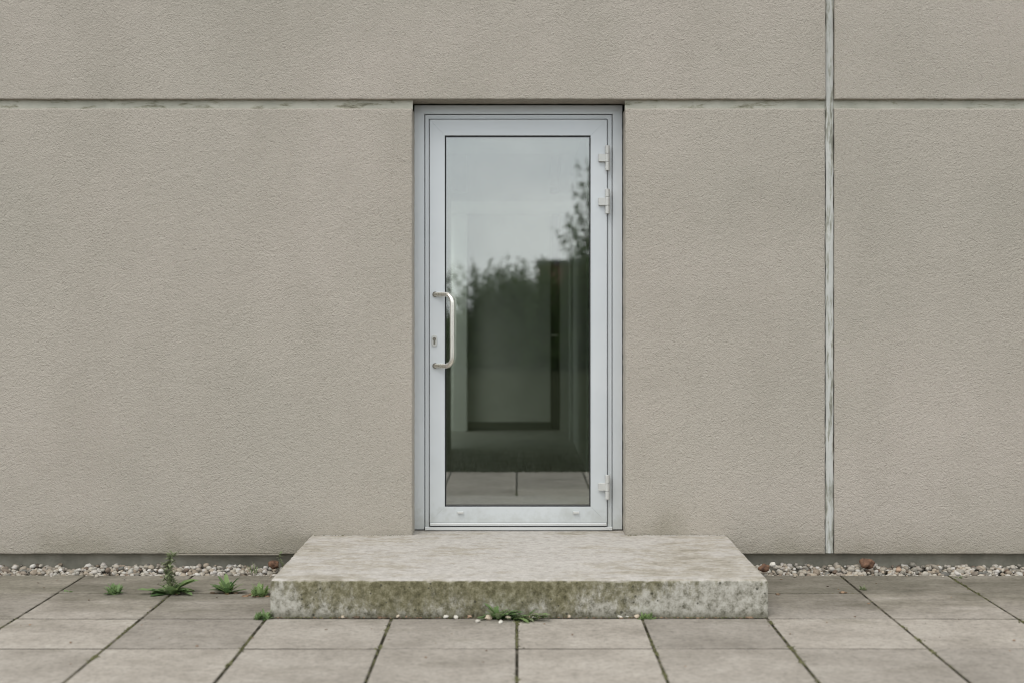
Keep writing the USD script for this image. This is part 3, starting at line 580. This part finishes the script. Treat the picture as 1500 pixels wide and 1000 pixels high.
def rosette(t, q, n, L, W, rise, az=(0, 2 * math.pi), teeth=0.35, mats=('leaf_mid',), droop=0.7, spread=0.006):
    for k in range(n):
        a = az[0] + (az[1] - az[0]) * (k + q.uniform(-.3, .3)) / n
        ln = L * q.uniform(0.5, 1.15)
        obj('leaf', leaf((q.uniform(-1, 1) * spread, q.uniform(-1, 1) * spread, 0), a + q.uniform(-.25, .25), ln, W * q.uniform(.75, 1.35), q.uniform(*rise) * q.uniform(.75, 1.1), droop * q.uniform(.5, 1.3), teeth, 7), q.choice(mats), t, smooth=True)
def withered(t, q, n, L=0.045):
    for k in range(n): obj('dead_leaf', leaf((q.uniform(-.02, .02), q.uniform(-.012, .004), 0.004), q.uniform(0, 6.28), L * q.uniform(.6, 1.2), L * 0.26, q.uniform(0.02, 0.25), q.uniform(.1, .5), 0.3, 5), 'leaf_dead', t, smooth=True)
def fuzz(n, L, w, q, spread, rise=(0.7, 1.5), base=(0, 0, 0)):
    M = []
    for k in range(n):
        M.append(leaf((base[0] + q.uniform(-1, 1) * spread, base[1] + q.uniform(-1, 1) * spread, base[2]), q.uniform(0, 6.28), L * q.uniform(.5, 1.1), w * q.uniform(.7, 1.3), q.uniform(*rise), q.uniform(.1, .9), 0, 4))
    return cat(M)
# tall weed at the crossing of two joints
t, q, s = weed(250, 869, 'tall weed with a feathery upright stalk at a paving joint crossing', None, seed=3)
rosette(t, q, 9, 0.135, 0.040, (0.15, 0.5), (math.pi * 0.85, math.pi * 1.2), 0.4, ('leaf_deep', 'leaf_mid', 'leaf_mid'), 0.4)
rosette(t, q, 16, 0.125, 0.036, (0.45, 1.1), (-0.6, 0.8), 0.2, ('leaf_fresh', 'leaf_mid', 'leaf_mid'), 0.8, 0.012)
rosette(t, q, 12, 0.09, 0.024, (0.4, 1.2), (0, 6.28), 0.3, ('leaf_mid', 'leaf_fresh'), 0.6, 0.012)
sp = [np.array([0.012 - 0.035 * math.sin(k / 12 * 2.0) + 0.02 * (k / 12) ** 2, 0.03 * k / 12, 0.165 * k / 12]) for k in range(13)]
stalk = obj('stalk', tube(sp, np.linspace(0.0034, 0.0012, 13), 6), 'leaf_grey', t, smooth=True)
M = []
for k in range(2, 13):
    for j in range(15):
        M.append(leaf(sp[k] + np.array([q.uniform(-.006, .006) for _ in range(3)]), q.uniform(0, 6.28), q.uniform(.028, .056) * (1.1 - 0.03 * k), q.uniform(.007, .015), q.uniform(-.2, 1.3), q.uniform(.2, 1.2), 0.3, 4))
obj('flower_spray', cat(M), 'leaf_grey', stalk, smooth=True)
withered(t, q, 3)
# upright rosette
t, q, s = weed(333, 868, 'rosette of upright pointed leaves between the tall weed and the step', None, seed=8)
rosette(t, q, 14, 0.092, 0.022, (0.75, 1.3), (0, 6.28), 0.12, ('leaf_mid', 'leaf_deep', 'leaf_fresh'), 0.35)
rosette(t, q, 4, 0.090, 0.017, (0.35, 0.65), (-0.3, 0.3), 0.1, ('leaf_mid', 'leaf_grey'), 0.3)
rosette(t, q, 5, 0.090, 0.019, (0.4, 0.75), (math.pi - .4, math.pi + .4), 0.1, ('leaf_mid', 'leaf_deep'), 0.5)
withered(t, q, 3)
# bushy small one further left
t, q, s = weed(167, 869, 'small bushy weed alone on a slab, leftmost of the weeds', None, seed=12)
rosette(t, q, 9, 0.048, 0.016, (0.6, 1.35), (0, 6.28), 0.3, ('leaf_fresh', 'leaf_mid', 'leaf_deep'), 0.9, 0.012)
obj('foliage', fuzz(60, 0.056, 0.008, q, 0.022), 'leaf_mid', t, smooth=True)
t, q, s = weed(381, 872, 'light green weed behind the left front corner of the step', None, seed=14)
rosette(t, q, 9, 0.060, 0.020, (0.6, 1.35), (0, 6.28), 0.35, ('leaf_fresh', 'leaf_mid'), 0.9, 0.012)
obj('foliage', fuzz(50, 0.064, 0.009, q, 0.022), 'leaf_fresh', t, smooth=True)
t, q, s = weed(385, 905, 'low dark weed at the foot of the left front corner of the step', None, seed=16)
rosette(t, q, 9, 0.044, 0.015, (0.35, 1.2), (0, 6.28), 0.35, ('leaf_mid', 'leaf_deep'), 0.9, 0.012)
obj('foliage', fuzz(50, 0.044, 0.008, q, 0.024), 'leaf_mid', t, smooth=True)
# wide weed at the foot of the step
t, q, s = weed(727, 906, 'wide spreading weed with toothed leaves in front of the step', None, seed=21)
rosette(t, q, 16, 0.092, 0.021, (0.85, 1.4), (-3.3, 0.15), 0.3, ('leaf_mid', 'leaf_grey', 'leaf_fresh'), 0.7, 0.012)
rosette(t, q, 7, 0.085, 0.018, (0.3, 0.9), (2.9, 3.6), 0.3, ('leaf_mid', 'leaf_grey'), 0.6)
rosette(t, q, 9, 0.11, 0.026, (0.25, 0.75), (-0.4, 0.1), 0.45, ('leaf_mid', 'leaf_deep'), 0.6)
for k in range(20):
    obj('leaf', leaf((0.04 + 0.0062 * k, -0.006 + q.uniform(-.014, .004), 0.004), q.uniform(-0.9, 0.12), q.uniform(.06, .10), q.uniform(.016, .028), q.uniform(.25, 1.1), q.uniform(.5, 1.3), 0.45, 8), q.choice(('leaf_deep', 'leaf_mid', 'leaf_grey', 'leaf_mid', 'leaf_fresh')), t, smooth=True)
withered(t, q, 4)
t, q, s = weed(946, 905, 'tiny bright green tuft at the step foot above a slanted joint', None, seed=25)
obj('foliage', fuzz(90, 0.034, 0.008, q, 0.018, (0.3, 1.5)), 'leaf_fresh', t, smooth=True)
t, q, s = weed(1264, 863, 'tiny weed sprouting in the joint right of the step', None, seed=27)
obj('foliage', fuzz(26, 0.030, 0.005, q, 0.008, (0.5, 1.5)), 'leaf_grey', t, smooth=True)
t, q, s = weed(412, 836, 'thin pale seedling against the wall behind the left end of the step', None, seed=29)
sp = [np.array([0.006 * math.sin(k), 0, 0.085 * k / 6]) for k in range(7)]
obj('stalk', tube(sp, np.linspace(0.0016, 0.0007, 7), 5), 'leaf_grey', t, smooth=True)
obj('foliage', cat([fuzz(5, 0.02, 0.006, q, 0.003, (0.1, 1.1), sp[k]) for k in range(1, 7)]), 'leaf_grey', t, smooth=True)
t, q, s = weed(372, 838, 'sparse grassy sprig growing out of the gravel left of the step', None, seed=31)
obj('foliage', fuzz(14, 0.055, 0.004, q, 0.012, (0.8, 1.5)), 'leaf_grey', t, smooth=True)
t, q, s = weed(100, 866, 'flat little sprout in the leftmost slanted paving joint', None, seed=33)
obj('foliage', fuzz(26, 0.02, 0.006, q, 0.014, (0.1, 1.0)), 'leaf_mid', t, smooth=True)
t, q, s = weed(1406, 846, 'small mossy sprout where gravel meets the rightmost slanted joint', None, seed=35)
obj('foliage', fuzz(30, 0.018, 0.006, q, 0.014, (0.1, 1.2)), 'leaf_grey', t, smooth=True)

# ------------------------------------------------------------------ moss in the joints, crumbs at the foot of the step
B = trimesh.creation.icosphere(0); M = []
def blob(x, y, z, r, fl=0.6):
    m = B.copy(); m.vertices = m.vertices * np.array([r, r * rng.uniform(.7, 1.5), r * fl]) * rng.uniform(.8, 1.2, (12, 1)) + [x, y, z]; M.append(m)
for c in range(-9, 10):
    x = c * 0.5; y = -0.24
    while y > -2.9:
        y -= 0.004
        if abs(x) < 0.99 and y > -1.13: continue
        dens = meshkit.noise(np.array([x * 3.1, y * 4.5, 1.7]), 5) + (0.10 if abs(x) < 0.6 else 0)
        if rng.random() < (dens - 0.34) * 1.7:
            blob(x + rng.normal(0, 0.0024), y, -0.0022 + rng.normal(0, 0.0008), rng.uniform(0.0018, 0.0042))
        if dens > 0.66 and rng.random() < 0.25:
            blob(x + rng.normal(0, 0.006), y + rng.normal(0, .006), 0.0, rng.uniform(0.002, 0.0045), 0.7)
for y in JOINTS_Y[1:6]:
    x = -3.0
    while x < 3.0:
        x += 0.006
        if abs(x) < 1.0 and y > -1.1: continue
        dens = meshkit.noise(np.array([x * 3.5, y * 5, 4.2]), 8)
        if rng.random() < (dens - 0.5) * 0.9: blob(x, y + rng.normal(0, .002), -0.002, rng.uniform(0.0015, 0.0032))
x = -0.98
while x < 1.0:                                                   # foot of the step
    x += 0.0045
    dens = meshkit.noise(np.array([x * 6, 2.2, 4.2]), 3)
    if rng.random() < dens * 0.75: blob(x, -1.130 - abs(rng.normal(0, 0.003)), 0.0, rng.uniform(0.002, 0.0055))
for k in range(420):                                             # dirt where the wall meets the tread
    x = rng.uniform(-0.99, 1.0)
    if X_OL - 0.01 < x < X_OR + 0.01: continue
    if rng.random() < meshkit.noise(np.array([x * 7, 1.2, 3.3]), 6): blob(x, -0.004 - abs(rng.normal(0, 0.003)), SZ, rng.uniform(0.0015, 0.004))
for c in range(-5, 6):                                           # fuller cushions at a few places of the joints
    for k in range(3):
        y0 = rng.uniform(-2.5, -1.16)
        for j in range(26): blob(c * 0.5 + rng.normal(0, 0.006), y0 + rng.normal(0, 0.02), -0.001, rng.uniform(0.002, 0.0055), 0.7)
tag(obj('moss', cat(M), 'moss'), 'dull green moss creeping along the paving joints and step foot', 'moss', kind='stuff')
M = []
for k in range(230):
    x = rng.uniform(-1.0, 1.0) if k < 150 else rng.uniform(-2.4, 2.4)
    y = -1.131 - abs(rng.normal(0, 0.008)) if k < 150 else rng.uniform(-2.0, -0.25)
    if k >= 150 and abs(x) < 1.02 and y > -1.13: continue
    m = B.copy(); r = rng.uniform(0.0018, 0.0050) if k < 150 else rng.uniform(0.002, 0.005)
    m.vertices = m.vertices * np.array([r * rng.uniform(1, 2.2), r, r * 0.5]) * rng.uniform(.7, 1.3, (12, 1)); a = rng.uniform(0, 3.14)
    m.apply_transform(trimesh.transformations.rotation_matrix(a, [0, 0, 1])); m.apply_translation([x, y, 0.001]); M.append(m)
for px, py in ((370, 871), (376, 873), (388, 873), (362, 872), (313, 868), (345, 868), (520, 904), (560, 904), (1140, 870), (1235, 867), (1098, 905)):
    for k in range(5):
        p = ground_at(px + rng.uniform(-5, 5), py + rng.uniform(-1, 1)); m = B.copy(); r = rng.uniform(0.004, 0.008)
        m.vertices = m.vertices * np.array([r * 1.6, r, r * 0.6]) * rng.uniform(.7, 1.3, (12, 1)); m.apply_translation(p + [0, 0, 0.001]); M.append(m)
tag(obj('litter', cat(M), 'litter_mix'), 'brown crumbs of dry leaf and dirt scattered along the step foot', 'litter', kind='stuff')

# ------------------------------------------------------------------ what the glass mirrors: shrubs, a tree and a house across the lawn
def leaves_cloud(centres, n, size, seed):
    q = np.random.default_rng(seed); C = np.array([c[:3] for c in centres]); R = np.array([c[3] for c in centres])
    w = R ** 2; k = q.choice(len(C), n, p=w / w.sum())
    d = q.normal(size=(n, 3)); d /= np.linalg.norm(d, axis=1)[:, None]
    rad = R[k] * (0.55 + 0.5 * q.random(n) ** 0.6)
    P = C[k] + d * rad[:, None] * np.array([1, 1, 1.0])
    a = q.normal(size=(n, 3)); a /= np.linalg.norm(a, axis=1)[:, None]; b = np.cross(a, q.normal(size=(n, 3))); b /= np.linalg.norm(b, axis=1)[:, None]
    s = size * q.uniform(.6, 1.3, n)[:, None]
    V = np.stack([P - a * s, P - b * s * .5, P + a * s, P + b * s * .5], 1).reshape(-1, 3)
    V = V[:].copy(); V[:, 2] = np.maximum(V[:, 2], 0.0)
    i = np.arange(n)[:, None] * 4
    return trimesh.Trimesh(V, np.vstack([i + [0, 1, 2], i + [0, 2, 3]]), process=False)
def woody(name, label, catg, x, y, h, spread, twigs, per, size, material, seed, trunk_r=0.05, crown_from=0.0):
    """trunk, limbs and leaves set along many thin twigs, so that the outline is feathered"""
    q = np.random.default_rng(seed); t = thing(name, label, catg, (x, y, -0.012))
    limbs = [tube([(0, 0, 0), (0.03, 0.02, h * 0.3), (0.0, 0.05, h * 0.7)], [trunk_r, trunk_r * .8, trunk_r * .3], 8)]; P = []
    for k in range(twigs):
        a = q.uniform(0, 2 * math.pi); u = q.random() ** 0.8; ze = h * (crown_from + (1 - crown_from) * u)
        rr = spread * math.sqrt(q.random()) * (1.0 if u < 0.55 else math.sqrt(max(0.03, 1 - ((u - 0.55) / 0.46) ** 2)))
        e = np.array([rr * math.cos(a), rr * math.sin(a), ze * q.uniform(0.86, 1.08)]); b = np.array([0, 0.02, max(0.05, ze * q.uniform(0.25, 0.6))]); c = (b + e) / 2 + [0, 0, -0.12 * h * q.random()] + q.normal(0, 0.06, 3)
        tt = np.linspace(0, 1, 7)[:, None]; pts = (1 - tt) ** 2 * b + 2 * tt * (1 - tt) * c + tt ** 2 * e
        if k % 2 == 0: limbs.append(tube(pts, np.linspace(trunk_r * .3, 0.003, 7), 5))
        f = q.uniform(0.3, 1.0, (per, 1)); P.append((1 - f) ** 2 * b + 2 * f * (1 - f) * c + f ** 2 * e + q.normal(0, 1, (per, 3)) * (0.035 + 0.10 * (1 - f)))
    P = np.vstack(P); n = len(P)
    a = q.normal(size=(n, 3)); a /= np.linalg.norm(a, axis=1)[:, None]; b = np.cross(a, q.normal(size=(n, 3))); b /= np.linalg.norm(b, axis=1)[:, None]; s_ = size * q.uniform(.6, 1.3, n)[:, None]
    V = np.stack([P - a * s_, P - b * s_ * .5, P + a * s_, P + b * s_ * .5], 1).reshape(-1, 3); V[:, 2] = np.maximum(V[:, 2], 0.0); i = np.arange(n)[:, None] * 4
    obj('trunk', cat(limbs), 'bark', t, smooth=50); obj('crown', trimesh.Trimesh(V, np.vstack([i + [0, 1, 2], i + [0, 2, 3]]), process=False), material, t)
SH = [(-2.1, -22.0, 2.75, 1.15, 'ragged shrub mirrored at the left edge of the door glass'),
      (-0.72, -23.0, 2.25, 0.9, 'low thin shrub mirrored left of the middle of the door glass'), (1.25, -23.4, 2.45, 0.55, 'slim shrub mirrored in front of the brick outbuilding'),
      (0.5, -22.4, 2.25, 0.95, 'rounded shrub mirrored in the middle of the door glass'),
      (-0.1, -22.8, 2.35, 0.6, 'narrow shrub filling the gap left of the rounded shrub across the lawn')]
for k, (x, y, h, sp_, lab) in enumerate(SH):
    woody('shrub', lab, 'shrub', x, y, h, sp_, 150, 80, 0.036, 'hedge_leaf', 60 + k, 0.04)
woody('tree', 'leafy young tree mirrored at the right edge of the door glass', 'tree', 2.05, -23.0, 4.6, 1.3, 300, 80, 0.042, 'tree_leaf', 81, 0.09, 0.06)
M = []
for k in range(5200):                                            # grass that frays over the edge of the paving
    x = rng.uniform(-3.5, 3.5); y = PAVE_END + 0.04 - rng.random() ** 1.6 * 1.6; a = rng.uniform(0, 6.28); hgt = rng.uniform(0.03, 0.09); d = np.array([math.cos(a), math.sin(a), 0]); w = np.array([-d[1], d[0], 0]) * 0.003
    b = np.array([x, y, -0.013]); M.append(np.array([b - w, b + w, b + d * hgt * 0.5 + [0, 0, hgt]]))
tag(obj('grass', trimesh.Trimesh(np.vstack(M), np.arange(3 * len(M)).reshape(-1, 3), process=False), 'dry_grass'), 'short rough grass fraying over the far edge of the paving', 'grass', kind='stuff')
hedge_cs = [(x + rnd.uniform(-.2, .2), rnd.uniform(-.3, .3), rnd.uniform(.15, 1.05), rnd.uniform(.35, .55)) for x in np.arange(-9, 9, 0.35)]
hd = thing('hedge', 'low dark hedge along the far edge of the lawn', 'hedge', (0, -24.6, -0.012))
obj('foliage', leaves_cloud(hedge_cs, 15000, 0.06, 91), 'hedge_leaf', hd)
for x in np.arange(-9, 9, 0.7): obj('stem', tube([(x, 0, 0), (x + 0.05, 0.03, 0.8)], [0.03, 0.012], 6), 'bark', hd)
hs = thing('brick_outbuilding', 'small red-brown brick outbuilding mirrored between the shrubs and the tree', 'outbuilding', (1.95, -41.5, -0.012))
obj('wall', box(-1.2, 1.2, -1.5, 1.5, 0, 2.72), 'brick_red', hs)
obj('roof', cbox(-1.28, 1.28, -1.58, 1.58, 2.722, 2.86, 0.01), 'roof_felt', hs)
dr = obj('door', cbox(-0.2, 0.7, 1.49, 1.54, 0.0, 2.0, 0.01), 'interior_dark', hs)
